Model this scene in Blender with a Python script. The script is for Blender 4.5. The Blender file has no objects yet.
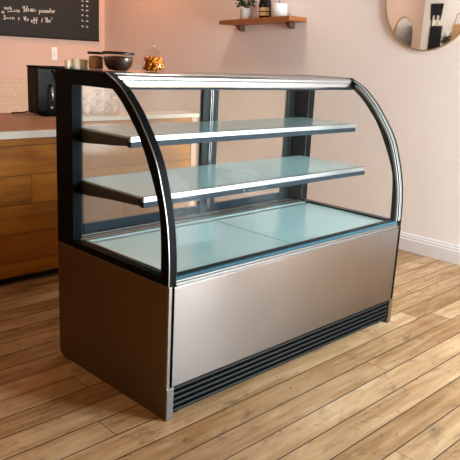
import bpy, bmesh, math, random
from mathutils import Vector, Matrix
random.seed(7)
scene = bpy.context.scene
KEY, KEY2, FILL1, LAMP2, LAMP3, FILL4, EXPO = 220, 30, 11, 13, 17, 9, 0.76
COL = scene.collection

# ------------------------------------------------------------------ materials
def lin(c):
    return tuple(((v/255)/12.92 if v/255 <= .04045 else ((v/255+.055)/1.055)**2.4) for v in c) + (1,)

class NT:
    def __init__(self, name):
        self.m = bpy.data.materials.new(name); self.m.use_nodes = True
        self.t = self.m.node_tree; self.n = self.t.nodes; self.l = self.t.links
        self.bsdf = self.n.get('Principled BSDF'); self.out = self.n.get('Material Output')
    def new(self, kind, **kw):
        n = self.n.new(kind)
        for k, v in kw.items(): setattr(n, k, v)
        return n
    def put(self, node, sock, val):
        if hasattr(val, 'is_output') or isinstance(val, bpy.types.NodeSocket): self.l.new(val, node.inputs[sock])
        else: node.inputs[sock].default_value = val
    def math(self, op, a, b=None, c=None, clamp=False):
        n = self.new('ShaderNodeMath', operation=op, use_clamp=clamp)
        self.put(n, 0, a)
        if b is not None: self.put(n, 1, b)
        if c is not None: self.put(n, 2, c)
        return n.outputs[0]
    def mix(self, f, a, b, blend='MIX'):
        n = self.new('ShaderNodeMix', data_type='RGBA', blend_type=blend)
        self.put(n, 0, f); self.put(n, 6, a); self.put(n, 7, b)
        return n.outputs[2]
    def ramp(self, f, stops):
        n = self.new('ShaderNodeValToRGB'); self.put(n, 0, f)
        e = n.color_ramp.elements
        e[0].position, e[0].color = stops[0]; e[1].position, e[1].color = stops[-1]
        for p, c in stops[1:-1]:
            x = e.new(p); x.color = c
        return n.outputs[0]
    def noise(self, vec, scale=5, detail=3, rough=.5, dist=0):
        n = self.new('ShaderNodeTexNoise'); self.put(n, 'Vector', vec)
        n.inputs['Scale'].default_value = scale; n.inputs['Detail'].default_value = detail
        n.inputs['Roughness'].default_value = rough; n.inputs['Distortion'].default_value = dist
        return n.outputs['Fac']
    def mapping(self, vec, scale=(1,1,1), loc=(0,0,0)):
        n = self.new('ShaderNodeMapping'); self.put(n, 'Vector', vec)
        n.inputs['Scale'].default_value = scale; n.inputs['Location'].default_value = loc
        return n.outputs[0]
    def pos(self):
        return self.new('ShaderNodeNewGeometry').outputs['Position']
    def comb(self, x, y, z):
        n = self.new('ShaderNodeCombineXYZ')
        self.put(n, 0, x); self.put(n, 1, y); self.put(n, 2, z); return n.outputs[0]
    def bump(self, h, strength=.2, dist=.01):
        n = self.new('ShaderNodeBump'); n.inputs['Strength'].default_value = strength
        n.inputs['Distance'].default_value = dist; self.put(n, 'Height', h)
        self.l.new(n.outputs[0], self.bsdf.inputs['Normal'])

def plain(name, rgb, rough=.5, metal=0, var=.06, scale=30, spec=.5):
    t = NT(name); b = t.bsdf
    c = lin(rgb)
    nz = t.noise(t.pos(), scale, 3)
    d = tuple(v*(1-var*2) for v in c[:3]) + (1,)
    t.put(b, 'Base Color', t.mix(nz, d, c)); b.inputs['Roughness'].default_value = rough
    b.inputs['Metallic'].default_value = metal; b.inputs['Specular IOR Level'].default_value = spec
    return t.m

def brushed(name, rgb, rough=.3, along=(0, 0, 1), aniso=.0, rot=0.0):
    t = NT(name); b = t.bsdf; c = lin(rgb)
    s = [4, 4, 4]
    for i in range(3):
        if along[i]: s[i] = 500
    nz = t.noise(t.mapping(t.pos(), tuple(s)), 1, 2)
    t.put(b, 'Base Color', t.mix(nz, tuple(v*.96 for v in c[:3])+(1,), c))
    b.inputs['Metallic'].default_value = 1
    t.put(b, 'Roughness', t.math('MULTIPLY_ADD', nz, .03, rough-.015))
    if aniso:
        tg = t.new('ShaderNodeTangent', direction_type='RADIAL', axis='Z')
        t.l.new(tg.outputs[0], b.inputs['Tangent'])
        b.inputs['Anisotropic'].default_value = aniso; b.inputs['Anisotropic Rotation'].default_value = rot
    return t.m

def glass(name, tint=(1, 1, 1), base=.04, rough=0.0, haze=0.0, haze_rgb=(200, 180, 165)):
    t = NT(name); t.n.remove(t.bsdf)
    lw = t.new('ShaderNodeLayerWeight'); lw.inputs[0].default_value = .5
    f = t.math('POWER', lw.outputs['Facing'], 5.0)
    f = t.math('MULTIPLY_ADD', f, .25, base)
    tr = t.new('ShaderNodeBsdfTransparent'); tr.inputs[0].default_value = tint+(1,)
    gl = t.new('ShaderNodeBsdfGlossy'); gl.inputs['Roughness'].default_value = rough
    ms = t.new('ShaderNodeMixShader'); t.put(ms, 0, f); t.l.new(tr.outputs[0], ms.inputs[1]); t.l.new(gl.outputs[0], ms.inputs[2])
    o = ms.outputs[0]
    if haze:
        df = t.new('ShaderNodeBsdfDiffuse'); df.inputs[0].default_value = lin(haze_rgb)
        m2 = t.new('ShaderNodeMixShader'); m2.inputs[0].default_value = haze
        t.l.new(o, m2.inputs[1]); t.l.new(df.outputs[0], m2.inputs[2]); o = m2.outputs[0]
    t.l.new(o, t.out.inputs[0])
    return t.m

def planks(name, across, width, length, stops, rough=(.35, .5), seam=.018, shift=0.0, knots=True, grain=1.0, seam_dark=.25, spec=.5):
    """boards that run along x; `across` is the axis index (1 floor, 2 upright face)"""
    t = NT(name); b = t.bsdf
    sp = t.new('ShaderNodeSeparateXYZ'); t.put(sp, 0, t.pos())
    x = sp.outputs[0]; v = t.math('ADD', sp.outputs[across], shift)
    vr = t.math('DIVIDE', v, width); row = t.math('FLOOR', vr); vf = t.math('FRACT', vr)
    w1 = t.new('ShaderNodeTexWhiteNoise', noise_dimensions='1D'); t.put(w1, 'W', row)
    xo = t.math('ADD', t.math('DIVIDE', x, length), t.math('MULTIPLY', w1.outputs[0], 7.3))
    col = t.math('FLOOR', xo); xf = t.math('FRACT', xo)
    w2 = t.new('ShaderNodeTexWhiteNoise', noise_dimensions='2D'); t.put(w2, 'Vector', t.comb(row, col, 0))
    rnd = w2.outputs[0]
    gv = t.comb(t.math('MULTIPLY_ADD', rnd, 31, x), t.math('MULTIPLY_ADD', rnd, 17, v), t.math('MULTIPLY', rnd, 5))
    g1 = t.noise(t.mapping(gv, (2.2, 26, 1)), 1, 6, .62, .5)
    g2 = t.noise(t.mapping(gv, (5, 110, 1)), 1, 4, .6)
    big = t.noise(t.mapping(gv, (1.6, 5, 1)), 1, 3, .55, .8)
    tone = t.math('ADD', t.math('MULTIPLY_ADD', rnd, .22, .10), t.math('MULTIPLY_ADD', g1, .62*grain, t.math('MULTIPLY_ADD', g2, .22*grain, -.16)))
    tone = t.math('MULTIPLY_ADD', t.math('SUBTRACT', big, .5), .60, tone)
    c = t.ramp(tone, stops)
    if knots:
        k = t.noise(t.mapping(gv, (9, 17, 1)), 1, 4, .6, .4)
        km = t.new('ShaderNodeMapRange'); t.put(km, 0, k); km.inputs[1].default_value = .56; km.inputs[2].default_value = .76
        c = t.mix(t.math('MULTIPLY', km.outputs[0], .55), c, tuple(q*.25 for q in stops[0][1][:3])+(1,))
        st = t.noise(t.mapping(gv, (30, 55, 1)), 1, 2)
        sm = t.new('ShaderNodeMapRange'); t.put(sm, 0, st); sm.inputs[1].default_value = .68; sm.inputs[2].default_value = .75
        c = t.mix(t.math('MULTIPLY', sm.outputs[0], .6), c, tuple(q*.18 for q in stops[0][1][:3])+(1,))
    e1 = t.math('LESS_THAN', vf, seam); e2 = t.math('GREATER_THAN', vf, 1-seam*.7)
    e3 = t.math('LESS_THAN', xf, .003/length)
    e = t.math('MAXIMUM', t.math('MAXIMUM', e1, e2), e3)
    c = t.mix(t.math('MULTIPLY', e, 1-seam_dark), c, tuple(q*.12 for q in stops[0][1][:3])+(1,))
    t.put(b, 'Base Color', c)
    b.inputs['Specular IOR Level'].default_value = spec
    t.put(b, 'Roughness', t.math('MULTIPLY_ADD', g1, rough[1]-rough[0], rough[0]))
    t.bump(t.math('MULTIPLY_ADD', e, -1.0, t.math('MULTIPLY', g2, .25)), .25, .004)
    return t.m

def paint(name, rgb, brick=False, rough=.85):
    t = NT(name); b = t.bsdf; c = lin(rgb)
    nz = t.noise(t.pos(), 2.5, 4, .6)
    cc = t.mix(nz, tuple(v*.95 for v in c[:3])+(1,), c)
    b.inputs['Roughness'].default_value = rough
    fine = t.noise(t.pos(), 160, 2)
    t.bump(fine, .05, .002)
    t.put(b, 'Base Color', cc)
    return t.m

def tiles(name, rgb, grout, w, h):
    t = NT(name); b = t.bsdf
    br = t.new('ShaderNodeTexBrick'); sp = t.new('ShaderNodeSeparateXYZ'); t.put(sp, 0, t.pos())
    t.put(br, 'Vector', t.comb(sp.outputs[0], sp.outputs[2], 0))
    br.inputs['Scale'].default_value = 1; br.inputs['Brick Width'].default_value = w; br.inputs['Row Height'].default_value = h
    br.inputs['Mortar Size'].default_value = .004; br.inputs['Color1'].default_value = lin(rgb)
    br.inputs['Color2'].default_value = tuple(v*.9 for v in lin(rgb)[:3])+(1,); br.inputs['Mortar'].default_value = lin(grout)
    t.put(b, 'Base Color', br.outputs[0]); b.inputs['Roughness'].default_value = .45
    return t.m

M = {}
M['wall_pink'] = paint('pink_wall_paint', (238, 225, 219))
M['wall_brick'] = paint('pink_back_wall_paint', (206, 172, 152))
M['wall_white'] = paint('white_wall_paint', (236, 232, 226))
M['tile'] = tiles('cream_wall_tile', (206, 172, 142), (194, 158, 128), .062, .042)
M['bounce_cut_wood'] = planks('bounce_cut_dark_wood', 2, .2, 2.4, [(.15, lin((70, 44, 22))), (.5, lin((104, 68, 36))), (.9, lin((130, 90, 52)))], (.5, .6), .02, 0, knots=False)
M['wall_umber'] = paint('umber_wall_paint', (120, 92, 70))
M['ceiling'] = paint('ceiling_paint', (128, 108, 92))
M['trim'] = plain('white_trim_paint', (226, 218, 216), .4)
M['floor'] = planks('oak_floorboards', 1, .1195, 2.3,
                    [(.10, lin((84, 56, 30))), (.36, lin((140, 104, 64))), (.64, lin((182, 150, 112))), (.98, lin((208, 188, 158)))], (.36, .52), .028, .081, spec=.32, seam_dark=.1, grain=1.1)
M['counter_wood'] = planks('counter_boards', 2, .166, 1.9,
                    [(.15, lin((92, 50, 8))), (.45, lin((160, 96, 16))), (.9, lin((200, 134, 30)))], (.45, .6), .02, .032, knots=False, seam_dark=.35, spec=.2)
M['worktop'] = planks('worktop_wood', 1, .30, 3.0,
                    [(.15, lin((150, 98, 66))), (.5, lin((186, 134, 98))), (.9, lin((216, 172, 138)))], (.35, .5), .006, .0, knots=False)
M['shelf_wood'] = planks('shelf_wood', 2, .6, 3.0,
                    [(.1, lin((110, 58, 22))), (.5, lin((158, 92, 44))), (.9, lin((186, 118, 64)))], (.5, .6), .001, .1, knots=False)
M['white_edge'] = plain('white_laminate', (226, 218, 208), .4)
M['steel'] = brushed('brushed_steel_front', (132, 126, 124), .21, (0, 0, 1), .85, .25)
M['steel_shaded'] = brushed('brushed_steel_shaded', (120, 100, 74), .45, (0, 0, 1))  # same steel as the front, with the shaded side's brown put into the colour
M['steel_bright'] = brushed('bright_aluminium', (132, 130, 130), .34, (0, 0, 1))
M['chrome'] = brushed('polished_aluminium', (182, 186, 190), .16, (0, 0, 1))
M['strip'] = brushed('aluminium_strip', (136, 133, 131), .36, (0, 1, 0))
M['rail'] = brushed('rail_aluminium', (158, 164, 168), .3, (0, 0, 1))
M['satin'] = plain('satin_silver', (176, 178, 176), .4)
M['black'] = plain('satin_black_metal', (6, 8, 9), .55, 0, .05, 30, .06)
M['black_gloss'] = plain('gloss_black', (7, 8, 8), .3, 0, .05, 30, .2)
M['grille'] = plain('black_grille', (8, 11, 11), .5, 0, .06, 30, .12)
M['slate'] = plain('slate_blue_rail', (27, 43, 54), .45, 0, .06, 30, .12)
M['charcoal'] = plain('charcoal_bracket', (36, 38, 38), .45)
M['post'] = plain('dark_grey_post', (34, 42, 44), .45, 0, .06, 30, .2)
M['rubber'] = plain('rubber', (12, 12, 12), .7)
M['glass'] = glass('clear_glass', (.985, .99, .985), .002)
M['rear_glass'] = glass('rear_door_glass', (.96, .95, .93), .008, .12, .13, (216, 190, 170))  # beige diffuse haze painted in for the room's reflection on the pane
M['jar_glass'] = glass('jar_glass', (.96, .95, .94), .04)
M['pale_glass'] = plain('frosted_shelf_glass', (182, 218, 222), .12, 0, .02, 6)
M['glass_edge'] = plain('glass_edge', (44, 82, 96), .4, 0, .06, 30, .1)
M['board'] = plain('chalkboard_slate', (24, 23, 20), .75, 0, .15, 6)
M['chalk'] = plain('chalk', (226, 220, 208), .95)
M['ceramic'] = plain('white_ceramic', (222, 218, 213), .35)
M['leaf'] = plain('dark_leaf', (30, 52, 24), .55, 0, .25, 60)
M['soil'] = plain('potting_soil', (42, 30, 22), .95, 0, .3, 200)
M['bottle'] = plain('dark_bottle_glass', (20, 15, 12), .12)
M['label'] = plain('gold_label', (206, 168, 122), .5)
M['wick'] = plain('wick', (40, 30, 26), .9)
M['wax'] = plain('cream_wax', (238, 230, 214), .6)
M['iron'] = plain('brown_iron', (84, 58, 48), .5)
M['gold'] = plain('brass_frame', (190, 160, 126), .4, .8)
t = NT('mirror_silver'); t.bsdf.inputs['Metallic'].default_value = 1; t.bsdf.inputs['Roughness'].default_value = .015; t.bsdf.inputs['Base Color'].default_value = (.93, .93, .92, 1); M['mirror'] = t.m
t = NT('aged_mirror'); t.bsdf.inputs['Metallic'].default_value = 1; t.bsdf.inputs['Roughness'].default_value = .3; t.bsdf.inputs['Base Color'].default_value = (.9, .88, .87, 1); M['mirror_aged'] = t.m
M['lid_dark'] = plain('dark_lid', (30, 20, 17), .35)
M['beans'] = plain('coffee_beans', (74, 42, 28), .45, 0, .3, 120)
M['oats'] = plain('pale_grain', (236, 192, 150), .8, 0, .2, 160)
M['orange'] = plain('orange_sweet', (244, 150, 16), .4, 0, .12, 60)
M['cream_cup'] = plain('cream_cup', (252, 242, 208), .5)
M['pastry'] = plain('baked_pastry', (226, 162, 100), .75, 0, .25, 60)
M['bag'] = glass('clear_bag_film', (.95, .92, .88), .03, .15, .08, (226, 204, 186))
M['ribbon'] = plain('ribbon', (170, 120, 90), .6)
M['fabric_black'] = plain('black_fabric', (26, 27, 32), .9, 0, .2, 50)
M['fabric_white'] = plain('cream_fabric', (236, 228, 208), .9)
M['tan'] = plain('tan_bag', (176, 140, 98), .85)
M['concrete'] = plain('pavement', (170, 166, 160), .9, 0, .15, 4)
M['plastic_white'] = plain('white_plastic', (240, 236, 228), .35)

# ------------------------------------------------------------------ mesh helpers
def newbm(): return bmesh.new()

def box(bm, x0, x1, y0, y1, z0, z1, bev=0, seg=2):
    m = Matrix.Translation(((x0+x1)/2, (y0+y1)/2, (z0+z1)/2)) @ Matrix.Diagonal((x1-x0, y1-y0, z1-z0, 1))
    r = bmesh.ops.create_cube(bm, size=1, matrix=m)
    if bev:
        es = list({e for v in r['verts'] for e in v.link_edges})
        bmesh.ops.bevel(bm, geom=es, offset=bev, segments=seg, affect='EDGES', profile=.5)
    return bm

def lathe(bm, prof, cx=0, cy=0, z=0, n=32, caps=True):
    rings = []
    for r, h in prof:
        rings.append([bm.verts.new((cx+r*math.cos(2*math.pi*i/n), cy+r*math.sin(2*math.pi*i/n), z+h)) for i in range(n)])
    for a, b in zip(rings, rings[1:]):
        for i in range(n):
            f = bm.faces.new((a[i], a[(i+1) % n], b[(i+1) % n], b[i])); f.smooth = True
    if caps:
        bm.faces.new(rings[0][::-1]); bm.faces.new(rings[-1])
    return bm

def tube(bm, pts, r, n=8, r_end=None):
    pts = [Vector(p) for p in pts]; rings = []
    for i, p in enumerate(pts):
        d = (pts[min(i+1, len(pts)-1)]-pts[max(i-1, 0)]).normalized()
        a = d.orthogonal().normalized() if abs(d.z) > .95 else d.cross(Vector((0, 0, 1))).normalized()
        b = d.cross(a)
        rr = r if r_end is None else r+(r_end-r)*i/(len(pts)-1)
        rings.append([bm.verts.new(p+a*rr*math.cos(2*math.pi*k/n)+b*rr*math.sin(2*math.pi*k/n)) for k in range(n)])
    for A, B in zip(rings, rings[1:]):
        for k in range(n):
            f = bm.faces.new((A[k], A[(k+1) % n], B[(k+1) % n], B[k])); f.smooth = True
    bm.faces.new(rings[0][::-1]); bm.faces.new(rings[-1])
    return bm

def blob(bm, c, r, sx=1, sy=1, sz=1, sub=2, jit=0):
    m = Matrix.Translation(c) @ Matrix.Diagonal((sx, sy, sz, 1))
    res = bmesh.ops.create_icosphere(bm, subdivisions=sub, radius=r, matrix=m)
    for v in res['verts']:
        if jit: v.co += Vector((random.uniform(-jit, jit), random.uniform(-jit, jit), random.uniform(-jit, jit)))
        for f in v.link_faces: f.smooth = True
    return bm

def loop_solid(bm, outer, inner, x0, x1):
    """closed ring between two (y,z) loops of equal length, given thickness in x"""
    V = {}
    for nm, lp in (('o', outer), ('i', inner)):
        for x in (x0, x1):
            V[nm, x] = [bm.verts.new((x, y, z)) for y, z in lp]
    n = len(outer)
    for k in range(n):
        j = (k+1) % n
        bm.faces.new((V['o', x0][k], V['o', x0][j], V['i', x0][j], V['i', x0][k]))
        bm.faces.new((V['o', x1][j], V['o', x1][k], V['i', x1][k], V['i', x1][j]))
        bm.faces.new((V['o', x1][k], V['o', x1][j], V['o', x0][j], V['o', x0][k]))
        bm.faces.new((V['i', x0][k], V['i', x0][j], V['i', x1][j], V['i', x1][k]))
    return bm

def prism(bm, poly, x0, x1, smooth=False):
    """extrude a (y,z) polygon along x"""
    a = [bm.verts.new((x0, y, z)) for y, z in poly]; b = [bm.verts.new((x1, y, z)) for y, z in poly]
    n = len(poly)
    for k in range(n):
        f = bm.faces.new((a[k], a[(k+1) % n], b[(k+1) % n], b[k])); f.smooth = smooth
    bm.faces.new(a[::-1]); bm.faces.new(b)
    return bm

def obj(name, bm, mat, parent=None, bevel=0):
    bmesh.ops.recalc_face_normals(bm, faces=bm.faces)
    me = bpy.data.meshes.new(name); bm.to_mesh(me); bm.free()
    me.materials.append(M[mat] if isinstance(mat, str) else mat)
    o = bpy.data.objects.new(name, me); COL.objects.link(o)
    if parent is not None:
        o.parent = parent
        w = world(parent)
        o.matrix_parent_inverse = w.inverted()
    if bevel:
        bv = o.modifiers.new('edge', 'BEVEL'); bv.width = bevel; bv.segments = 2; bv.limit_method = 'ANGLE'
    return o

def world(o):
    m = o.matrix_basis.copy()
    if o.parent: m = world(o.parent) @ o.matrix_parent_inverse @ m
    return m

def thing(name, label, cat, loc=(0, 0, 0), group=None):
    o = bpy.data.objects.new(name, None); COL.objects.link(o); o.location = loc
    o.empty_display_size = .05
    o['label'] = label; o['category'] = cat
    if group: o['group'] = group
    return o

def tag(o, label, cat, group=None):
    o['label'] = label; o['category'] = cat
    if group: o['group'] = group
    return o

def struct(name, bm, mat, parent=None):
    o = obj(name, bm, mat, parent)
    if parent is None: o['kind'] = 'structure'
    return o

# ------------------------------------------------------------------ the room
XL, XR, YF, YB, ZC = -3.87, 2.88, -2.6, 4.6, 3.0
struct('floor', box(newbm(), XL-.1, XR+.1, YF-.1, YB+.1, -.1, 0), 'floor')
struct('ceiling', box(newbm(), XL-.1, XR+.1, YF-.1, YB+.1, ZC, ZC+.1), 'ceiling')
RY0, RY1, RZ0, RZ1 = -2.5, -1.95, .12, 2.65      # second shop window, round the corner in the right wall
bm = newbm()
box(bm, XR, XR+.1, YF-.1, RY0, 0, ZC); box(bm, XR, XR+.1, RY1, YB+.1, 0, ZC)
box(bm, XR, XR+.1, RY0, RY1, 0, RZ0); box(bm, XR, XR+.1, RY0, RY1, RZ1, ZC)
struct('wall_right', bm, 'wall_pink')
w = bpy.data.objects.new('window_2', None); COL.objects.link(w); w.location = (XR+.05, (RY0+RY1)/2, RZ0); w['kind'] = 'structure'
bm = newbm()
for a, b in ((RY0, RY0+.06), (RY1-.06, RY1)): box(bm, XR+.01, XR+.09, a, b, RZ0, RZ1)
for a, b in ((RZ0, RZ0+.06), (RZ1-.06, RZ1), (2.05, 2.1)): box(bm, XR+.012, XR+.088, RY0, RY1, a, b)
obj('window_frame', bm, 'trim', w)
obj('window_glass', box(newbm(), XR+.047, XR+.055, RY0+.02, RY1-.02, RZ0+.02, RZ1-.02), 'glass', w)
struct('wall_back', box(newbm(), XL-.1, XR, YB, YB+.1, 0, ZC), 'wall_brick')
struct('wall_left', box(newbm(), XL-.1, XL, YF-.1, YB, 0, ZC), 'wall_white')
bm = newbm()                                  # front wall around a shop window
WX0, WX1, WZ0, WZ1 = 1.30, 2.78, .12, 2.65
box(bm, XL, WX0, YF-.1, YF, 0, ZC); box(bm, WX1, XR, YF-.1, YF, 0, ZC)
box(bm, WX0, WX1, YF-.1, YF, WZ1, ZC); box(bm, WX0, WX1, YF-.1, YF, 0, WZ0)
struct('wall_front', bm, 'wall_umber')
w = bpy.data.objects.new('window_1', None); COL.objects.link(w); w.location = ((WX0+WX1)/2, YF-.05, WZ0); w['kind'] = 'structure'
bm = newbm()
for a, b in ((WX0, WX0+.06), (WX1-.06, WX1), (2.01, 2.07)): box(bm, a, b, YF-.09, YF-.01, WZ0, WZ1)
for a, b in ((WZ0, WZ0+.06), (WZ1-.06, WZ1), (2.05, 2.1)): box(bm, WX0, WX1, YF-.088, YF-.012, a, b)
obj('window_frame', bm, 'trim', w)
obj('window_glass', box(newbm(), WX0+.02, WX1-.02, YF-.055, YF-.047, WZ0+.02, WZ1-.02), 'glass', w)
struct('trim_1', box(newbm(), XL-6, XR+12, YF-12, YB, -.2, -.11), 'concrete')

struct('bounce_cut_panel', box(newbm(), XL, XL+.02, YF, 3.2, .0, 1.6), 'bounce_cut_wood')  # unseen dark facing, added to cut white bounce off the left wall

def skirting(name, poly, y0, y1):
    bm = newbm()
    a = [bm.verts.new((x, y0, z)) for x, z in poly]; b = [bm.verts.new((x, y1, z)) for x, z in poly]
    n = len(poly)
    for k in range(n): bm.faces.new((a[k], a[(k+1) % n], b[(k+1) % n], b[k]))
    bm.faces.new(a[::-1]); bm.faces.new(b)
    return struct(name, bm, 'trim')
X = XR
skirting('baseboard_right', [(X, 0), (X-.022, 0), (X-.022, .088), (X-.017, .094), (X-.017, .108), (X-.010, .114), (X-.010, .124), (X-.004, .130), (X, .130)], YF, YB-.02)
struct('baseboard_back', box(newbm(), XL, XR-.03, YB-.02, YB, 0, .12, .004), 'trim')
struct('trim_2', box(newbm(), XL+.01, 2.45, YB-.012, YB, .12, 1.02), 'tile')

# ------------------------------------------------------------------ the display case
W, D, H, HB, PB = 1.546, .741, 1.25, .528, .133
case = thing('display_case', 'large curved-glass bakery display case with stainless base and two empty glass shelves', 'display case', (W/2, D/2, 0))

def resample(pts, n):
    """Catmull-Rom through pts, n samples"""
    P = [Vector(p) for p in pts]; P = [P[0]*2-P[1]] + P + [P[-1]*2-P[-2]]
    dense = []
    for i in range(1, len(P)-2):
        p0, p1, p2, p3 = P[i-1:i+3]
        for k in range(20):
            t = k/20
            dense.append(.5*((2*p1)+(p2-p0)*t+(2*p0-5*p1+4*p2-p3)*t*t+(3*p1-p0-3*p2+p3)*t**3))
    dense.append(P[-2])
    L = [0]
    for a, b in zip(dense, dense[1:]): L.append(L[-1]+(b-a).length)
    out = []
    j = 0
    for k in range(n):
        s = L[-1]*k/(n-1)
        while j < len(L)-2 and L[j+1] < s: j += 1
        u = (s-L[j])/max(1e-9, L[j+1]-L[j])
        out.append(tuple(dense[j].lerp(dense[j+1], u)))
    return out
N = 28
OUT = resample([(.385, H), (.300, 1.209), (.240, 1.160), (.183, 1.101), (.092, .977), (.045, .860), (.018, .760), (.006, .68), (0, .60), (0, HB)], N)
INN = resample([(.345, 1.193), (.290, 1.153), (.235, 1.098), (.178, 1.030), (.115, .92), (.068, .812), (.054, .745), (.048, .66), (.046, .60), (.046, .556)], N)
out_loop = OUT + [(D, HB), (D, H)]
inn_loop = INN + [(.62, .556), (.62, 1.193)]

# base
def side_panel(x0, x1):
    r = .035; poly = [(.0, .002), (.0, HB), (D, HB)]
    for k in range(7):
        a = math.pi/2*k/6
        poly.append((D-r+r*math.cos(a), .002+r-r*math.sin(a)))
    return prism(newbm(), poly, x0, x1)
for nm, x0, x1, mt in (('side_panel', 0, .018, 'steel_shaded'), ('side_panel', W-.018, W, 'steel_shaded')):
    sp = obj(nm, side_panel(x0, x1), mt, case, .0015)
# left, light return of the side panel; right, black strip painted as the dark gap
for x0, x1 in ((-.0005, .0125), (W-.0125, W+.0005)):
    obj('edge_strip', box(newbm(), x0, x1, -.004, .004, PB, HB-.002, .001), 'strip' if x0 < 1 else 'black', case)
for x0, x1 in ((.0005, .033), (W-.030, W-.0005)):
    obj('corner_post', box(newbm(), x0, x1, -.006, .012, .001, PB-.003, .001), 'steel_bright' if x0 < 1 else 'steel_shaded', case)  # right post gets the darker steel, its brown reflection painted into the colour
obj('front_panel', box(newbm(), .024, W-.022, -.005, .012, PB, HB-.004, .0015), 'steel', case)
obj('gap_liner', box(newbm(), .0125, W-.0125, .004, .014, PB, HB-.003), 'black', case)
gr = obj('grille', box(newbm(), .033, W-.030, .022, .03, .014, PB-.002), 'rubber', case)
for k in range(5):
    z = .020+k*.0225
    bm = newbm(); prism(bm, [(.022, z), (-.002, z+.004), (-.004, z+.010), (-.001, z+.0155), (.022, z+.019)], .034, W-.031)
    obj('louver', bm, 'grille', gr, .0008)
obj('back_panel', box(newbm(), .018, W-.018, D-.015, D-.002, .012, HB), 'steel_shaded', case)
obj('base_plate', box(newbm(), .018, W-.018, .03, D-.015, .016, .03), 'black', case)
for x, y in ((.075, .045), (W-.075, .045), (.075, D-.07), (W-.075, D-.07)):
    obj('foot', lathe(newbm(), [(.022, 0), (.022, .008), (.012, .012), (.012, .018)], x, y, 0, 20), 'rubber', case)

# front sill : steps of bright and dark trim under the curved glass
sill = obj('front_sill', box(newbm(), .034, W-.034, -.003, .034, HB-.003, HB+.008, .001), 'steel_bright', case)
obj('sill_groove', box(newbm(), .034, W-.034, .002, .034, HB+.008, HB+.012), 'charcoal', sill)
obj('sill_ledge', box(newbm(), .034, W-.034, -.001, .034, HB+.012, HB+.018, .001), 'strip', sill)
obj('sill_gasket', box(newbm(), .034, W-.034, .0075, .05, HB+.018, HB+.028), 'slate', sill)

# side frames with the curved front edge
for sgn, x0 in ((1, 0.0), (-1, W-.034)):
    fr = obj('side_frame', loop_solid(newbm(), out_loop, inn_loop, x0, x0+.034), 'black', case, .0012)
    # bright line along the corner of the curve
    xc = x0 if sgn == 1 else x0+.034
    bm = newbm()
    ring = []
    for i, (y, z) in enumerate(OUT):
        a = OUT[max(0, i-1)]; b = OUT[min(N-1, i+1)]
        ty, tz = b[0]-a[0], b[1]-a[1]; l = math.hypot(ty, tz); ny, nz = tz/l, -ty/l   # outward (towards -y)
        if ny > 0: ny, nz = -ny, -nz
        q = []
        for dx, dn in ((-.0008, -.002), (-.0008, .0010), (.0028, .0010), (.0028, -.002)):
            q.append(bm.verts.new((xc+sgn*dx, y+ny*dn, z+nz*dn)))
        ring.append(q)
    for A, B in zip(ring, ring[1:]):
        for k in range(4): bm.faces.new((A[k], A[(k+1) % 4], B[(k+1) % 4], B[k]))
    bm.faces.new(ring[0]); bm.faces.new(ring[-1][::-1])
    obj('trim_line', bm, 'strip' if sgn == 1 else 'black', fr)
    # inner bright bead beside the glass
    xi = x0+.034 if sgn == 1 else x0
    bm = newbm(); ring = []
    for i, (y, z) in enumerate(OUT):
        a = OUT[max(0, i-1)]; b = OUT[min(N-1, i+1)]
        ty, tz = b[0]-a[0], b[1]-a[1]; l = math.hypot(ty, tz); ny, nz = tz/l, -ty/l
        if ny < 0: ny, nz = -ny, -nz              # inward
        q = []
        for dx, dn in ((0, .004), (0, .016), (.006, .016), (.006, .004)):
            q.append(bm.verts.new((xi+sgn*dx, y+ny*dn, z+nz*dn)))
        ring.append(q)
    ring = ring[2:]
    for A, B in zip(ring, ring[1:]):
        for k in range(4): bm.faces.new((A[k], A[(k+1) % 4], B[(k+1) % 4], B[k]))
    bm.faces.new(ring[0]); bm.faces.new(ring[-1][::-1])
    obj('glass_bead', bm, 'satin' if sgn == -1 else 'slate', fr)
    if sgn == -1:           # silver stripes that show along the far arc
        for xa, xb in ((xi+.004, xi+.0095), (xi+.016, xi+.0195)):
            bm = newbm(); ring = []
            for i, (y, z) in enumerate(OUT):
                a = OUT[max(0, i-1)]; b = OUT[min(N-1, i+1)]
                ty, tz = b[0]-a[0], b[1]-a[1]; l = math.hypot(ty, tz); ny, nz = tz/l, -ty/l
                if ny > 0: ny, nz = -ny, -nz
                ring.append([bm.verts.new((xx, y+ny*dn, z+nz*dn)) for xx, dn in ((xa, -.003), (xa, .0012), (xb, .0012), (xb, -.003))])
            ring = ring[1:-1]
            for A, B in zip(ring, ring[1:]):
                for k in range(4): bm.faces.new((A[k], A[(k+1) % 4], B[(k+1) % 4], B[k]))
            bm.faces.new(ring[0]); bm.faces.new(ring[-1][::-1])
            obj('silver_stripe', bm, 'satin', fr)
    # flat side glass in the opening
    xm = x0+.017
    bm = newbm(); prism(bm, [(y*1.0, z) for y, z in inn_loop], xm-.003, xm+.003)
    obj('side_glass', bm, 'glass', case)
    # bright bottom bead inside the side glass
    xb = x0+.034 if sgn == 1 else x0-.008
    obj('bottom_bead', box(newbm(), xb, xb+.008, .05, .60, .556, .562), 'strip', fr)

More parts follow.
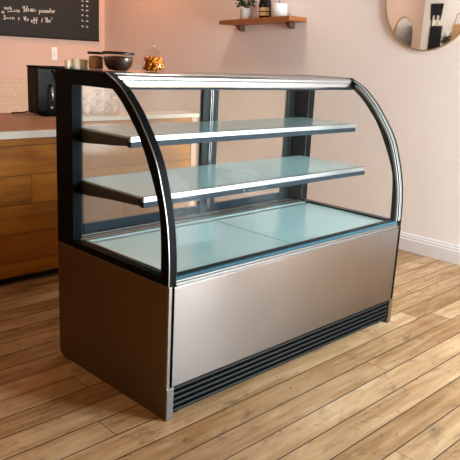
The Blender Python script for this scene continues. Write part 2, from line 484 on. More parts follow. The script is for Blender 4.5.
# curved front glass
CG = [p for p in resample([(.385, H), (.300, 1.209), (.240, 1.160), (.183, 1.101), (.092, .977), (.045, .860), (.018, .760), (.006, .68), (0, .60), (0, HB+.02)], 90)][3:]
A, B = [], []
for i, (y, z) in enumerate(CG):
    a = CG[max(0, i-1)]; b = CG[min(len(CG)-1, i+1)]
    ty, tz = b[0]-a[0], b[1]-a[1]; l = math.hypot(ty, tz); ny, nz = -tz/l, ty/l
    if ny < 0: ny, nz = -ny, -nz
    A.append((y+ny*.004, z+nz*.004)); B.append((y+ny*.009, z+nz*.009))
bm = newbm(); gx = (.035, W-.035)
for S, fl in ((A, False), (B, True)):
    L_ = [[bm.verts.new((x, y, z)) for y, z in S] for x in gx]
    for k in range(len(S)-1):
        f = bm.faces.new((L_[0][k], L_[0][k+1], L_[1][k+1], L_[1][k])); f.smooth = True
for k in range(len(A)-1):
    for x in gx: bm.faces.new([bm.verts.new((x, y, z)) for y, z in (A[k], A[k+1], B[k+1], B[k])])
for k in (0, -1): bm.faces.new([bm.verts.new((x, y, z)) for x, (y, z) in ((gx[0], A[k]), (gx[1], A[k]), (gx[1], B[k]), (gx[0], B[k]))])
obj('curved_glass', bm, 'glass', case)
obj('glass_foot', box(newbm(), .036, W-.036, .003, .0095, HB+.02, HB+.032), 'glass_edge', sill)

# header profile and top
bm = newbm()
prof = [(.384, 1.243), (.374, 1.247), (.366, 1.244), (.360, 1.236), (.358, 1.226), (.3535, 1.223), (.351, 1.205), (.353, 1.197), (.40, 1.194), (.40, 1.240)]
prism(bm, prof, .036, W-.036)
hd = obj('light_header', bm, 'chrome', case, .0015)
obj('header_lip', box(newbm(), .036, W-.036, .350, .40, 1.1905, 1.1945), 'slate', hd)
obj('top_panel', box(newbm(), .034, W-.034, .39, D-.002, 1.238, 1.2485, .001), 'steel_bright', case)

# inside floor
obj('deck_base', box(newbm(), .034, W-.034, .036, D-.02, HB+.001, HB+.012), 'charcoal', case)
for x0, x1 in ((.045, .756), (.764, W-.045)):
    obj('deck_plate', box(newbm(), x0, x1, .050, .56, HB+.0125, HB+.0205, .001), 'pale_glass', case)
tr = obj('door_track', box(newbm(), .034, W-.034, .572, D-.022, HB+.0125, HB+.018), 'slate', case)
for y0, y1, mt in ((.566, .574, 'strip'), (.592, .606, 'pale_glass'), (.622, .632, 'strip'), (.650, .657, 'strip'), (.690, .695, 'strip')):
    obj('track_rib', box(newbm(), .036, W-.036, y0, y1, HB+.018, HB+.023), mt, tr)

# rear uprights
def upright(name, x0, x1, y0, y1, parent=case):
    p = obj(name, box(newbm(), x0, x1, y0, y1, HB+.012, 1.238, .003), 'post', parent)
    return p
cp = upright('corner_upright', .036, .112, D-.024, D-.004)
obj('shelf_standard', box(newbm(), .060, .074, D-.029, D-.024, HB+.04, 1.20), 'steel_shaded', cp)
cp = upright('corner_upright', W-.115, W-.036, D-.024, D-.004)
for x in (W-.088, W-.056):
    obj('shelf_standard', box(newbm(), x-.003, x+.003, D-.030, D-.024, HB+.04, 1.236), 'chrome', cp)
cp = upright('centre_upright', .79, .895, D-.030, D-.004)
for x in (.838, .850):
    obj('shelf_standard', box(newbm(), x-.002, x+.002, D-.036, D-.030, HB+.04, 1.236), 'chrome', cp)
for k in range(2):          # dark inner faces of the side frames at the back
    x0 = .034 if k == 0 else W-.046
    obj('rear_stile', box(newbm(), x0, x0+.012, .625, D-.03, HB+.03, 1.236), 'black' if k == 0 else 'post', case)
    for j in range(14):
        if k == 0: break
for k in range(22):
    z = .62+k*.026
    if k % 2 == 0: obj('slot', box(newbm(), .0645, .0695, D-.0300, D-.0288, z, z+.010), 'black', case)

# sliding rear doors
for x0, x1, y in ((.113, .788, D-.018), (.896, W-.116, D-.018)):
    dr = thing('rear_door', '', '', ((x0+x1)/2, y, HB))
    del dr['label']; del dr['category']
    dr.parent = case; dr.matrix_parent_inverse = world(case).inverted()
    obj('door_glass', box(newbm(), x0+.004, x1-.004, y-.003, y+.003, HB+.05, 1.21), 'rear_glass', dr)
    obj('door_rail', box(newbm(), x0, x1, y-.009, y+.009, HB+.02, HB+.062, .002), 'slate', dr)
    obj('door_rail', box(newbm(), x0, x1, y-.009, y+.009, 1.200, 1.236, .002), 'slate', dr)

# two shelves
def shelf(z, y0):
    sh = thing('shelf', '', '', (W/2, .45, z)); del sh['label']; del sh['category']
    sh.parent = case; sh.matrix_parent_inverse = world(case).inverted()
    for x0, x1 in ((.052, .756), (.760, W-.052)):
        obj('shelf_glass', box(newbm(), x0, x1, y0+.004, .655, z-.008, z, .001), 'pale_glass', sh)
    obj('front_rail', box(newbm(), .050, W-.050, y0, y0+.020, z-.020, z+.0005, .0015), 'rail', sh)
    obj('rail_lip', box(newbm(), .050, W-.050, y0-.001, y0+.022, z-.041, z-.0195, .0015), 'slate', sh)
    for x0, x1 in ((.046, .060), (.835, .850), (W-.060, W-.046)):
        bm = newbm(); prism(bm, [(y0+.022, z-.009), (y0+.022, z-.036), (.40, z-.044), (.640, z-.062), (.706, z-.062), (.706, z-.009)], x0, x1)
        obj('bracket', bm, 'charcoal', sh, .0015)
    return sh
shelf(1.022, .298)
shelf(.808, .215)

# ------------------------------------------------------------------ things on top of the case
TOP = 1.2487
def cup(x, y, r, h, label, grp='cream cups on the case top'):
    c = thing('cup', label, 'cup', (x, y, TOP), grp)
    obj('body', lathe(newbm(), [(r*.72, 0), (r*.80, .004), (r, h), (r*.93, h), (r*.70, .008)], x, y, TOP, 24), 'cream_cup', c)
    obj('base_ring', lathe(newbm(), [(r*.78, 0), (r*.86, .002), (r*.90, h*.30), (r*.84, h*.31)], x, y, TOP, 24), 'ceramic', c)
    return c
cup(.026, .69, .0110, .034, 'small cream cup on the case top, furthest left of the three')
cup(.061, .69, .0150, .040, 'cream cup on the case top, middle of the three')
cup(.102, .69, .0170, .039, 'cream cup on the case top nearest the tan canister')

c = thing('canister', 'straight glass canister of tan grain with dark lid, left of the round bowl', 'canister', (.147, .67, TOP))
obj('body', lathe(newbm(), [(.028, 0), (.031, .003), (.032, .055), (.032, .062)], .147, .67, TOP, 36), 'jar_glass', c)
obj('grain', lathe(newbm(), [(.0265, .003), (.0285, .006), (.0285, .052), (.010, .056)], .147, .67, TOP, 30), 'oats', c)
obj('lid', lathe(newbm(), [(.0325, .062), (.0345, .064), (.0345, .069), (.031, .072)], .147, .67, TOP, 36), 'lid_dark', c)

bx, by = .190, .575
c = thing('glass_bowl', 'round dark bowl of coffee beans with black rim lid on the case top', 'bowl', (bx, by, TOP))
obj('bowl', lathe(newbm(), [(.032, 0), (.040, .003), (.055, .022), (.0605, .045), (.0610, .066)], bx, by, TOP, 48), 'jar_glass', c)
obj('beans', lathe(newbm(), [(.030, .002), (.038, .005), (.0525, .023), (.0580, .044), (.0585, .056), (.02, .059)], bx, by, TOP, 40), 'beans', c)
obj('lid', lathe(newbm(), [(.0605, .066), (.0645, .067), (.0650, .072), (.062, .076), (.02, .078)], bx, by, TOP, 48), 'lid_dark', c)

jx, jy = .376, .585
c = thing('sweet_jar', 'clear knobbed jar of orange sweets on the case top', 'jar', (jx, jy, TOP))
obj('jar_body', lathe(newbm(), [(.036, 0), (.046, .004), (.0510, .020), (.0485, .042), (.037, .060), (.026, .072), (.026, .080)], jx, jy, TOP, 48), 'jar_glass', c)
bm = newbm()
for k in range(170):
    a = random.uniform(0, 6.28); q = .0405*math.sqrt(random.random()); h = .009+random.uniform(0, .050)
    lim = .0405 if h < .036 else .031
    q = min(q, lim)
    blob(bm, (jx+q*math.cos(a), jy+q*math.sin(a), TOP+h), .0095, 1, 1, .8, 1)
s = obj('sweets', bm, 'orange', c); s['kind'] = 'stuff'
ld = obj('lid', lathe(newbm(), [(.029, .078), (.031, .080), (.029, .084), (.012, .094), (.006, .098)], jx, jy, TOP, 40), 'jar_glass', c)
obj('knob', lathe(newbm(), [(.004, .098), (.011, .104), (.012, .110), (.008, .116), (.002, .118)], jx, jy, TOP, 24), 'jar_glass', ld)

# ------------------------------------------------------------------ counters behind the case
CY0, CY1, CYM = 1.67, 2.64, 1.87
ct = thing('counter', 'wooden plank counter at the left with white edged wood worktop', 'counter', (-.2, 2.1, 0))
obj('plank_front', box(newbm(), -1.7, .66, CY0+.012, CY0+.04, .05, .840), 'counter_wood', ct)
bm = newbm(); box(bm, -1.7, .66, CY0+.04, CY1-.01, .05, .842); box(bm, .66, 1.57, CYM, CY1-.01, .05, .842)
obj('carcass', bm, 'counter_wood', ct)
obj('toe_kick', box(newbm(), -1.7, .66, CY0+.06, CY1-.05, 0, .05), 'rubber', ct)
bm = newbm(); box(bm, -1.72, .69, CY0+.004, CYM, .842, .880); box(bm, -1.72, 1.60, CYM, CY1, .842, .880)
obj('worktop', bm, 'worktop', ct)
obj('white_edge', box(newbm(), -1.72, .69, CY0-.006, CY0+.006, .840, .8805, .001), 'white_edge', ct)
c2 = thing('service_counter', 'taller wooden counter seen through the glass behind the display case', 'counter', (1.16, 1.85, 0))
obj('plank_front', box(newbm(), .70, 1.585, CY0+.012, CY0+.04, .05, .921), 'counter_wood', c2)
obj('carcass', box(newbm(),   .70, 1.585, CY0+.04, 1.855, .05, .921), 'counter_wood', c2)
obj('end_panel', box(newbm(), 1.585, 1.63, CY0+.005, 1.86, 0, .921, .001), 'wall_brick', c2)
obj('toe_kick', box(newbm(), .70, 1.585, CY0+.06, 1.84, 0, .05), 'rubber', c2)
obj('worktop', box(newbm(), .692, 1.64, CY0-.008, 1.868, .921, .945, .002), 'white_edge', c2)

# black coffee machine on the counter
gx0, gx1, gy0, gy1, gz = .850, 1.10, 2.42, 2.555, .8803
m = thing('coffee_machine', 'black box-shaped coffee machine with steel lever on the counter', 'coffee machine', ((gx0+gx1)/2, 2.5, gz))
obj('body', box(newbm(), gx0, gx1, gy0, gy1, gz+.008, gz+.315, .008), 'black_gloss', m)
obj('top_tray', box(newbm(), gx0-.004, gx1+.03, gy0-.01, gy1, gz+.315, gz+.326, .003), 'black', m)
obj('drip_tray', box(newbm(), gx0+.01, gx1, gy0-.10, gy0, gz, gz+.03, .004), 'black', m)
obj('group_head', lathe(newbm(), [(.03, 0), (.036, .004), (.036, .045), (.03, .05)], gx1-.075, gy0-.035, gz+.235, 24), 'black_gloss', m)
obj('knob', lathe(newbm(), [(.010, 0), (.014, .004), (.014, .014), (.008, .018)], gx0+.13, gy0-.02, gz+.285, 20), 'chrome', m)
lv = obj('lever', tube(newbm(), [(.950, gy0-.006, gz+.20), (.948, gy0-.03, gz+.185), (.945, gy0-.034, gz+.12), (.941, gy0-.03, gz+.075)], .0085, 10, .006), 'chrome', m)
obj('tip', lathe(newbm(), [(.005, 0), (.008, .003), (.008, .012), (.004, .015)], .940, gy0-.03, gz+.045, 14), 'ceramic', lv)
obj('cable', tube(newbm(), [(gx0+.02, gy1+.005, gz+.02), (gx0-.02, gy1+.012, gz+.008), (gx0-.12, gy1+.0, gz+.0065)], .005, 8), 'rubber', m)

# clear bags of pastries on the taller counter
def bag(x, y, wd, h, label):
    z = .9453
    b = thing('pastry_bag', label, 'bag', (x, y, z), 'pastry bags on the taller counter')
    bm = newbm()
    prof = [(wd*.42, 0), (wd*.52, .012), (wd*.50, h*.35), (wd*.40, h*.62), (wd*.12, h*.76), (wd*.08, h*.79), (wd*.20, h*.90), (wd*.30, h)]
    lathe(bm, prof, x, y, z, 22, True)
    for v in bm.verts:
        a = math.atan2(v.co.y-y, v.co.x-x); k = 1+.07*math.sin(5*a+x*40)+.05*math.sin(9*a+v.co.z*60)
        v.co.x = x+(v.co.x-x)*k; v.co.y = y+(v.co.y-y)*k*.8
    obj('film', bm, 'bag', b)
    for k in range(4):
        a = k*1.6+x*9
        bm = newbm(); blob(bm, (x+math.cos(a)*wd*.20, y+math.sin(a)*wd*.14, z+.020+k*h*.12), wd*.27, 1, .75, .66, 2, .002)
        obj('pastry', bm, 'pastry', b)
    obj('tie', lathe(newbm(), [(wd*.085, 0), (wd*.115, .004), (wd*.115, .010), (wd*.085, .014)], x, y, z+h*.76, 16), 'ribbon', b)
bag(.800, 1.765, .085, .120, 'clear bag of pastries nearest the black side post')
bag(.895, 1.77, .100, .150, 'tall clear bag of pastries, middle of the three')
bag(.995, 1.765, .095, .128, 'clear bag of pastries furthest right of the three')

# ------------------------------------------------------------------ wall things
# chalkboard
ch = thing('chalkboard', 'black chalkboard menu on the back wall above the counter', 'chalkboard', (1.6, YB, 1.42))
obj('board', box(newbm(), .35, 2.797, YB-.022, YB-.001, 1.424, 2.45, .002), 'board', ch)
obj('frame', loop_solid(newbm(), [(YB-.026, 1.418), (YB-.026, 1.428), (YB-.001, 1.428), (YB-.001, 1.418)],
    [(YB-.0255, 1.4185), (YB-.0255, 1.4275), (YB-.0015, 1.4275), (YB-.0015, 1.4185)], .345, 2.800), 'black', ch)
YS = YB-.0225
def P2(u, v): return (1.677+.01075*u, 1.745+.00087*u-.0092*v)
def stroke(bm, pts, wd=.0036):
    pts = [P2(*p) for p in pts]
    for (x0, z0), (x1, z1) in zip(pts, pts[1:]):
        d = Vector((x1-x0, z1-z0)); L = d.length
        if L < 1e-5: continue
        d /= L; n = Vector((-d.y, d.x))*wd; e = d*wd*.7
        q = [Vector((x0, z0))-e+n, Vector((x0, z0))-e-n, Vector((x1, z1))+e-n, Vector((x1, z1))+e+n]
        a = [bm.verts.new((p.x, YS, p.y)) for p in q]; b = [bm.verts.new((p.x, YS+.001, p.y)) for p in q]
        for k in range(4): bm.faces.new((a[k], a[(k+1) % 4], b[(k+1) % 4], b[k]))
        bm.faces.new(a); bm.faces.new(b[::-1])
GL = {  # single-stroke handwriting, x 0..1, y 0 (base) .. 1 (x-height) .. 2 (ascender)
 'T': [[(0, 1.9), (1.2, 1.9)], [(.6, 1.9), (.5, 0)]], 'V': [[(0, 2), (.4, 0), (.9, 2)]],
 'Y': [[(0, 2), (.3, 1.1), (.8, 1.2)], [(.9, 2), (.5, -.4)]],
 'd': [[(.8, .9), (.3, 1), (.1, .4), (.4, 0), (.8, .4)], [(.95, 2.1), (.8, 0)]],
 'i': [[(.4, 1), (.4, 0)]], 'a': [[(.8, .9), (.3, 1), (.1, .4), (.4, 0), (.8, .6)], [(.8, 1), (.9, 0)]],
 'n': [[(.1, 1), (.1, 0)], [(.1, .7), (.5, 1), (.8, .7), (.85, 0)]], 'p': [[(.1, 1), (.05, -.8)], [(.1, .8), (.6, 1), (.8, .5), (.5, 0), (.1, .2)]],
 'o': [[(.5, 1), (.1, .6), (.3, 0), (.8, .3), (.7, .9), (.5, 1)]], 'u': [[(.1, 1), (.2, .1), (.6, 0), (.85, .4), (.85, 1)], [(.85, .4), (.95, 0)]],
 'w': [[(0, 1), (.25, 0), (.5, .8), (.75, 0), (1, 1)]], 'l': [[(.4, 2), (.4, 0)]], 'r': [[(.1, 1), (.15, 0)], [(.15, .6), (.7, 1)]],
 'e': [[(.1, .5), (.8, .6), (.6, 1), (.2, .8), (.2, .1), (.8, .1)]], 'f': [[(.9, 1.9), (.5, 1.9), (.4, -.6)], [(.1, .9), (.9, 1)]],
 's': [[(.8, 1), (.2, .8), (.7, .4), (.1, 0)]], '/': [[(.7, 1.5), (.3, -.1)]], 'h': [[(.1, 2), (.1, 0)], [(.1, .7), (.6, 1), (.8, 0)]],
 "'": [[(.4, 2), (.3, 1.5)]], '.': [[(.4, .1), (.5, 0)]], ':': [[(.4, .1), (.5, 0)], [(.4, .8), (.5, .7)]], '-': [[(.1, .5), (.9, .5)]], 'm': [[(0, 0), (.1, 1), (.4, .2), (.6, 1), (.9, 0)]],
 'b': [[(.1, 2), (.15, 0), (.7, .1), (.7, .8), (.2, .7)]], 'x': [[(.1, 1), (.8, 0)], [(.8, 1), (.1, 0)]], '2': [[(.1, 1.6), (.5, 1.9), (.8, 1.4), (.1, 0), (.9, 0)]], ' ': [],
}
def write(bm, text, u, v, cw, xh, drop=0.0, wd=.0036):
    for k, cchr in enumerate(text):
        for st in GL[cchr]:
            stroke(bm, [(u+(k+px*.85)*cw, v+drop*k-py*xh) for px, py in st], wd)
for args in (('Ydian:', 22.0, 11.3, 2.35, 2.6, .06), ('pouuwlar', 38.3, 12.6, 2.15, 2.2, .05), ('wsb', 4.0, 9.0, 2.7, 1.6, .3, .0035),
             ('a', 1.2, 13.2, 3.2, 2.0), ('ua', 14.0, 11.6, 2.4, 1.7, .1, .0035), ('2-in', 3.0, 19.0, 2.7, 1.9, .1, .0035), ('s', 17.0, 20.0, 1.9, 2.2),
             ('Vs', 22.8, 20.8, 2.6, 2.0, .3), ('eff', 29.6, 22.6, 2.4, 2.4, .0), ('/', 40.2, 22.4, 2.0, 2.4), ("The'", 44.2, 22.7, 2.2, 2.3, .05)):
    bm = newbm(); write(bm, *args); obj('chalk_word', bm, 'chalk', ch)
bm = newbm(); stroke(bm, [(7, 11.6), (12, 11.2), (19, 12.0)], .003); obj('chalk_underline', bm, 'chalk', ch)
for k, v in enumerate((-5.5, 0, 5.2, 10.0, 15.6, 21.7, 27.8)):
    bm = newbm(); stroke(bm, [(84.3, v-.6), (85.3, v-.3), (84.6, v+.3), (85.5, v+.6)] if k % 2 else [(84.2, v), (85.0, v-.7), (85.1, v+.7), (85.8, v+.1)], .0042)
    obj('price_mark', bm, 'chalk', ch)
    bm = newbm(); stroke(bm, [(89.2, v+.9), (90.2, v+.2), (91.4, v+.8)] if k % 2 else [(89.3, v+.2), (90.3, v+1.2), (90.0, v+.1), (91.0, v+1.1)], .0045)
    obj('price_mark', bm, 'chalk', ch)

# light switch
sw = thing('light_switch', 'small white switch plate on the back wall below the chalkboard', 'switch', (2.26, YB, 1.27))
obj('plate', box(newbm(), 2.228, 2.292, YB-.008, YB-.001, 1.205, 1.335, .003), 'plastic_white', sw)
obj('rocker', box(newbm(), 2.246, 2.274, YB-.013, YB-.008, 1.24, 1.30, .002), 'ceramic', sw)

# wooden wall shelf, slightly out of level as in the photo
SX0, SY0, SY1 = 2.662, 1.798, 2.579
ANG = -math.atan2(1.659-1.623, SY1-SY0)
SP = Vector((XR, SY0, 1.659))
ROT = Matrix.Translation(SP) @ Matrix.Rotation(ANG, 4, 'X') @ Matrix.Translation(-SP)
def tilt(o):
    o.matrix_basis = ROT @ o.matrix_basis
ws = thing('wall_shelf', 'wooden plank shelf on two brown brackets on the pink wall', 'shelf', (XR, 2.19, 1.626))
obj('board', box(newbm(), SX0, XR-.001, SY0, SY1, 1.627, 1.659, .002), 'shelf_wood', ws)
for y in (1.935, 2.495):
    bm = newbm()
    poly = [(XR-.001, 1.6268), (XR-.070, 1.6268), (XR-.070, 1.612), (XR-.064, 1.600), (XR-.050, 1.588), (XR-.030, 1.580), (XR-.001, 1.577)]
    lo = [bm.verts.new((x, y-.020, z)) for x, z in poly]; hi = [bm.verts.new((x, y+.020, z)) for x, z in poly]
    for k in range(len(poly)): bm.faces.new((lo[k], lo[(k+1) % len(poly)], hi[(k+1) % len(poly)], hi[k]))
    bm.faces.new(lo[::-1]); bm.faces.new(hi)
    obj('bracket', bm, 'iron', ws, .004)
tilt(ws)
SZ = 1.6592
px, py = 2.77, 2.362
pt = thing('potted_plant', 'leafy green plant in white pot at left end of wall shelf', 'potted plant', (px, py, SZ))
obj('pot', lathe(newbm(), [(.050, 0), (.0535, .003), (.055, .088), (.0555, .094), (.050, .094), (.048, .078)], px, py, SZ, 40), 'ceramic', pt)
obj('soil', lathe(newbm(), [(.046, .070), (.047, .078), (.01, .081)], px, py, SZ, 30), 'soil', pt)
bm = newbm()
for k in range(9):
    a = k*2.4; tube(bm, [(px, py, SZ+.078), (px+.02*math.cos(a), py+.02*math.sin(a), SZ+.12), (px+.05*math.cos(a), py+.05*math.sin(a), SZ+.17)], .0025, 6)
obj('stem', bm, 'leaf', pt)
bm = newbm()
for k in range(150):
    a = random.uniform(0, 6.28); e = random.uniform(-.5, 1.3); R = random.uniform(.03, .075)
    c = Vector((px+R*math.cos(a)*math.cos(e), py+R*math.sin(a)*math.cos(e), SZ+.150+R*math.sin(e)*1.0))
    d = Vector((math.cos(a)*math.cos(e), math.sin(a)*math.cos(e), math.sin(e)+random.uniform(-.5, .3))).normalized()
    s = d.cross(Vector((random.uniform(-1, 1), random.uniform(-1, 1), 1))).normalized(); n = d.cross(s)*.004
    L, Wd = random.uniform(.028, .042), random.uniform(.009, .014)
    q = [c, c+d*L*.4+s*Wd+n, c+d*L, c+d*L*.4-s*Wd+n, c+d*L*.45-n]
    v = [bm.verts.new(p) for p in q]
    bm.faces.new((v[0], v[1], v[4])); bm.faces.new((v[1], v[2], v[4])); bm.faces.new((v[2], v[3], v[4])); bm.faces.new((v[3], v[0], v[4])); bm.faces.new((v[0], v[3], v[2], v[1]))
obj('foliage', bm, 'leaf', pt)
tilt(pt)
px, py = 2.77, 2.149
bt = thing('bottle', 'dark bottle with gold label between the plant and the white candle', 'bottle', (px, py, SZ))
obj('glass_body', lathe(newbm(), [(.046, 0), (.051, .004), (.052, .115), (.046, .145), (.026, .175), (.018, .20), (.018, .262), (.020, .264), (.020, .278), (.016, .279)], px, py, SZ, 40), 'bottle', bt)
for z0, z1 in ((.022, .050), (.058, .085)):
    bm = newbm()
    n = 18; A = []
    for i in range(n):
        a = math.radians(150+100*i/(n-1)+12)
        A.append([bm.verts.new((px+.0525*math.cos(a), py+.0525*math.sin(a), SZ+z)) for z in (z0, z1)] + [bm.verts.new((px+.0518*math.cos(a), py+.0518*math.sin(a), SZ+z)) for z in (z1, z0)])
    for a, b in zip(A, A[1:]):
        for k in range(4): bm.faces.new((a[k], a[(k+1) % 4], b[(k+1) % 4], b[k]))
    bm.faces.new(A[0]); bm.faces.new(A[-1][::-1])
    obj('gold_label', bm, 'label', bt)
tilt(bt)
px, py = 2.77, 1.994
cd = thing('candle', 'white jar candle with dark wick at right end of wall shelf', 'candle', (px, py, SZ))
obj('jar', lathe(newbm(), [(.060, 0), (.0645, .003), (.065, .103), (.0635, .106), (.060, .106), (.058, .094)], px, py, SZ, 44), 'ceramic', cd)
obj('wax', lathe(newbm(), [(.056, .085), (.058, .094), (.01, .0955)], px, py, SZ, 30), 'wax', cd)
obj('wick', tube(newbm(), [(px, py, SZ+.093), (px+.001, py, SZ+.115), (px-.001, py+.002, SZ+.134)], .003, 8), 'wick', cd)
tilt(cd)

# round mirror
mc, mz, mr = .736, 1.770, .334
mi = thing('round_mirror', 'large round mirror with thin brass frame on the pink wall', 'mirror', (XR, mc, mz))
def disc_x(prof, n=72):
    bm = newbm(); rings = []
    for r, dx in prof:
        rings.append([bm.verts.new((XR-dx, mc+r*math.cos(2*math.pi*i/n), mz+r*math.sin(2*math.pi*i/n))) for i in range(n)])
    for a, b in zip(rings, rings[1:]):
        for i in range(n): bm.faces.new((a[i], a[(i+1) % n], b[(i+1) % n], b[i]))
    return bm, rings
bm, rg = disc_x([(mr-.004, .002), (mr-.004, .014)]); bm.faces.new(rg[0]); bm.faces.new(rg[1])
obj('mirror_glass', bm, 'mirror', mi)
bm, rg = disc_x([(mr-.004, .001), (mr+.004, .001), (mr+.004, .022), (mr-.004, .022), (mr-.004, .001)])
bmesh.ops.remove_doubles(bm, verts=bm.verts, dist=1e-6)
obj('frame', bm, 'gold', mi)

# ------------------------------------------------------------------ what the mirror shows at the far side of the room
am = thing('arched_mirror', 'tall arched mirror on the back wall, seen reflected in the round mirror', 'mirror', (-3.24, YB, 1.1))
def arch(x0, x1, z0, z1):
    r = (x1-x0)/2; cx = (x0+x1)/2
    return [(x0, z0), (x1, z0)]+[(cx+r*math.cos(math.pi*k/24), z1-r+r*math.sin(math.pi*k/24)) for k in range(25)]
def arch_solid(poly, y0, y1):
    bm = newbm(); a = [bm.verts.new((x, y0, z)) for x, z in poly]; b = [bm.verts.new((x, y1, z)) for x, z in poly]
    for k in range(len(poly)): bm.faces.new((a[k], a[(k+1) % len(poly)], b[(k+1) % len(poly)], b[k]))
    bm.faces.new(a); bm.faces.new(b[::-1]); return bm
obj('frame', arch_solid(arch(-3.53, -2.95, .75, 2.14), YB-.02, YB-.001), 'gold', am)
obj('mirror_glass', arch_solid(arch(-3.505, -2.975, .775, 2.115), YB-.024, YB-.0205), 'mirror_aged', am)

hx = XL
def cloth(name, x, y0, y1, z0, z1, depth, mat, parent=None, folds=3, taper=0.0):
    bm = newbm(); nu, nv = 24, 14; G = []
    for side in (0, 1):
        g = []
        for j in range(nv+1):
            v = j/nv; row = []
            for i in range(nu+1):
                u = i/nu; k = 1-taper*v
                y = (y0+y1)/2+(u-.5)*(y1-y0)*k
                dx = depth*(.55+.45*math.sin(u*math.pi*2*folds+1.3)*(.4+.6*v)) if side else .004
                row.append(bm.verts.new((x+dx, y, z1+(z0-z1)*v)))
            g.append(row)
        G.append(g)
    for side in (0, 1):
        for j in range(nv):
            for i in range(nu):
                g = G[side]; f = bm.faces.new((g[j][i], g[j][i+1], g[j+1][i+1], g[j+1][i])); f.smooth = True
    a, b = G
    for j in range(nv):
        bm.faces.new((a[j][0], a[j+1][0], b[j+1][0], b[j][0])); bm.faces.new((a[j][nu], a[j+1][nu], b[j+1][nu], b[j][nu]))
    for i in range(nu):
        bm.faces.new((a[0][i], a[0][i+1], b[0][i+1], b[0][i])); bm.faces.new((a[nv][i], a[nv][i+1], b[nv][i+1], b[nv][i]))
    return obj(name, bm, mat, parent)
hg = thing('hanging_apron', 'black apron with cream towel on the white wall, seen in the round mirror', 'apron', (hx, 4.33, 2.4))
def kid(o, p):
    o.parent = p; o.matrix_parent_inverse = world(p).inverted(); return o
kid(cloth('bib', hx, 4.235, 4.475, 2.13, 2.40, .03, 'fabric_black', None, 2, .25), hg)
kid(cloth('towel', hx, 4.29, 4.40, 2.02, 2.20, .036, 'fabric_white', None, 1), hg)
kid(cloth('strap', hx, 4.40, 4.44, 2.0, 2.2, .012, 'fabric_black', None, 1), hg)
kid(cloth('skirt', hx, 4.215, 4.43, 1.35, 2.03, .05, 'fabric_black', None, 4), hg)
bm = newbm(); tube(bm, [(hx+.001, 4.355, 2.41), (hx+.03, 4.355, 2.41), (hx+.04, 4.355, 2.425)], .006, 8)
obj('hook', bm, 'gold', hg)
tb = thing('hanging_basket', 'tan woven basket hanging on the white wall, seen at the mirror edge', 'basket', (hx, 3.86, 1.6))
obj('basket', box(newbm(), hx+.004, hx+.17, 3.68, 3.95, 1.50, 2.05, .02), 'tan', tb)
obj('handle', tube(newbm(), [(hx+.08, 3.74, 2.04), (hx+.08, 3.77, 2.20), (hx+.03, 3.85, 2.27), (hx+.08, 3.93, 2.20), (hx+.08, 3.96, 2.04)], .008, 8), 'tan', tb)
hp = thing('trailing_plant', 'trailing green plant beside the tan basket, seen in the round mirror', 'plant', (hx+.1, 4.04, 1.75))
bm = newbm()
for k in range(60):
    a = random.uniform(0, 6.28); c = Vector((hx+.10+random.uniform(-.05, .06), 4.06+random.uniform(-.03, .05), 1.86-abs(random.gauss(0, .09))))
    d = Vector((random.uniform(-.3, .6), random.uniform(-1, 1), random.uniform(-1, .3))).normalized(); s = d.cross(Vector((1, .3, .2))).normalized()*.012
    v = [bm.verts.new(p) for p in (c, c+d*.03+s, c+d*.07, c+d*.03-s, c+d*.03+Vector((.004, 0, .004)))]
    bm.faces.new((v[0], v[1], v[4])); bm.faces.new((v[1], v[2], v[4])); bm.faces.new((v[2], v[3], v[4])); bm.faces.new((v[3], v[0], v[4])); bm.faces.new((v[0], v[3], v[2], v[1]))
obj('foliage', bm, 'leaf', hp)
obj('wall_pot', lathe(newbm(), [(.03, 0), (.045, .01), (.05, .09), (.044, .09)], hx+.055, 4.06, 1.84, 24), 'ceramic', hp)

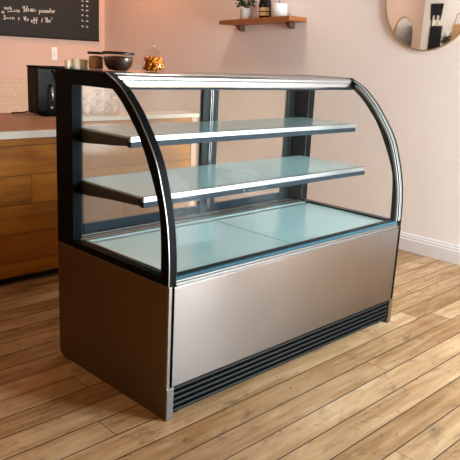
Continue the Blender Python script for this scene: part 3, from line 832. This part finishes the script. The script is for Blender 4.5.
# ------------------------------------------------------------------ light
def area(name, loc, rot, sx, sy, power, col):
    l = bpy.data.lights.new(name, 'AREA'); l.shape = 'RECTANGLE'; l.size = sx; l.size_y = sy; l.energy = power; l.color = col
    o = bpy.data.objects.new(name, l); COL.objects.link(o); o.location = loc; o.rotation_euler = rot; return o
area('daylight', ((WX0+WX1)/2, YF-.14, (WZ0+WZ1)/2), (math.radians(90), 0, 0), WX1-WX0-.1, WZ1-WZ0-.1, KEY, (.84, .95, 1.0))
area('daylight', (XR+.14, (RY0+RY1)/2, (RZ0+RZ1)/2), (math.radians(90), 0, math.radians(90)), RY1-RY0-.1, RZ1-RZ0-.1, KEY2, (.84, .95, 1.0))
area('unseen_light', (-3.0, 3.7, 2.9), (0, 0, 0), .5, .5, FILL1, (1.0, .93, .85))  # unseen fill, added to brighten the far left wall
area('unseen_light', (-2.5, .9, 2.9), (0, 0, 0), .4, .4, LAMP3, (1.0, .46, .08))
area('unseen_light', (2.5, 3.8, 2.9), (0, 0, 0), .5, .5, LAMP2, (1.0, .36, .14))
area('unseen_light', (2.0, 1.9, 2.9), (0, 0, 0), .4, .4, FILL4, (1.0, .90, .80))  # unseen neutral fill, added to lift the shelf wall and case interior
wd = bpy.data.worlds.new('sky'); scene.world = wd; wd.use_nodes = True
bg = wd.node_tree.nodes['Background']; bg.inputs[0].default_value = (.85, .92, 1, 1); bg.inputs[1].default_value = 1.2

# ------------------------------------------------------------------ camera
cam = bpy.data.cameras.new('camera'); cam.sensor_width = 36; cam.lens = 659.05/460*36
co = bpy.data.objects.new('camera', cam); COL.objects.link(co)
YAW, PIT, ROL = .7955, .2563, .0507
fw = Vector((math.sin(YAW)*math.cos(PIT), math.cos(YAW)*math.cos(PIT), -math.sin(PIT)))
r = Vector((math.cos(YAW), -math.sin(YAW), 0)); u = r.cross(fw)
r2 = r*math.cos(ROL)+u*math.sin(ROL); u2 = -r*math.sin(ROL)+u*math.cos(ROL)
co.matrix_world = Matrix(((r2.x, u2.x, -fw.x, -1.4251), (r2.y, u2.y, -fw.y, -1.6853), (r2.z, u2.z, -fw.z, 1.3261), (0, 0, 0, 1)))
cam.clip_start = .05
scene.camera = co
vs = scene.view_settings
vs.view_transform = 'Standard'; vs.look = 'None'; vs.gamma = 1; vs.exposure = EXPO; vs.use_curve_mapping = False
scene.cycles.use_denoising = True
scene.cycles.max_bounces = 12; scene.cycles.transparent_max_bounces = 24; scene.cycles.diffuse_bounces = 5
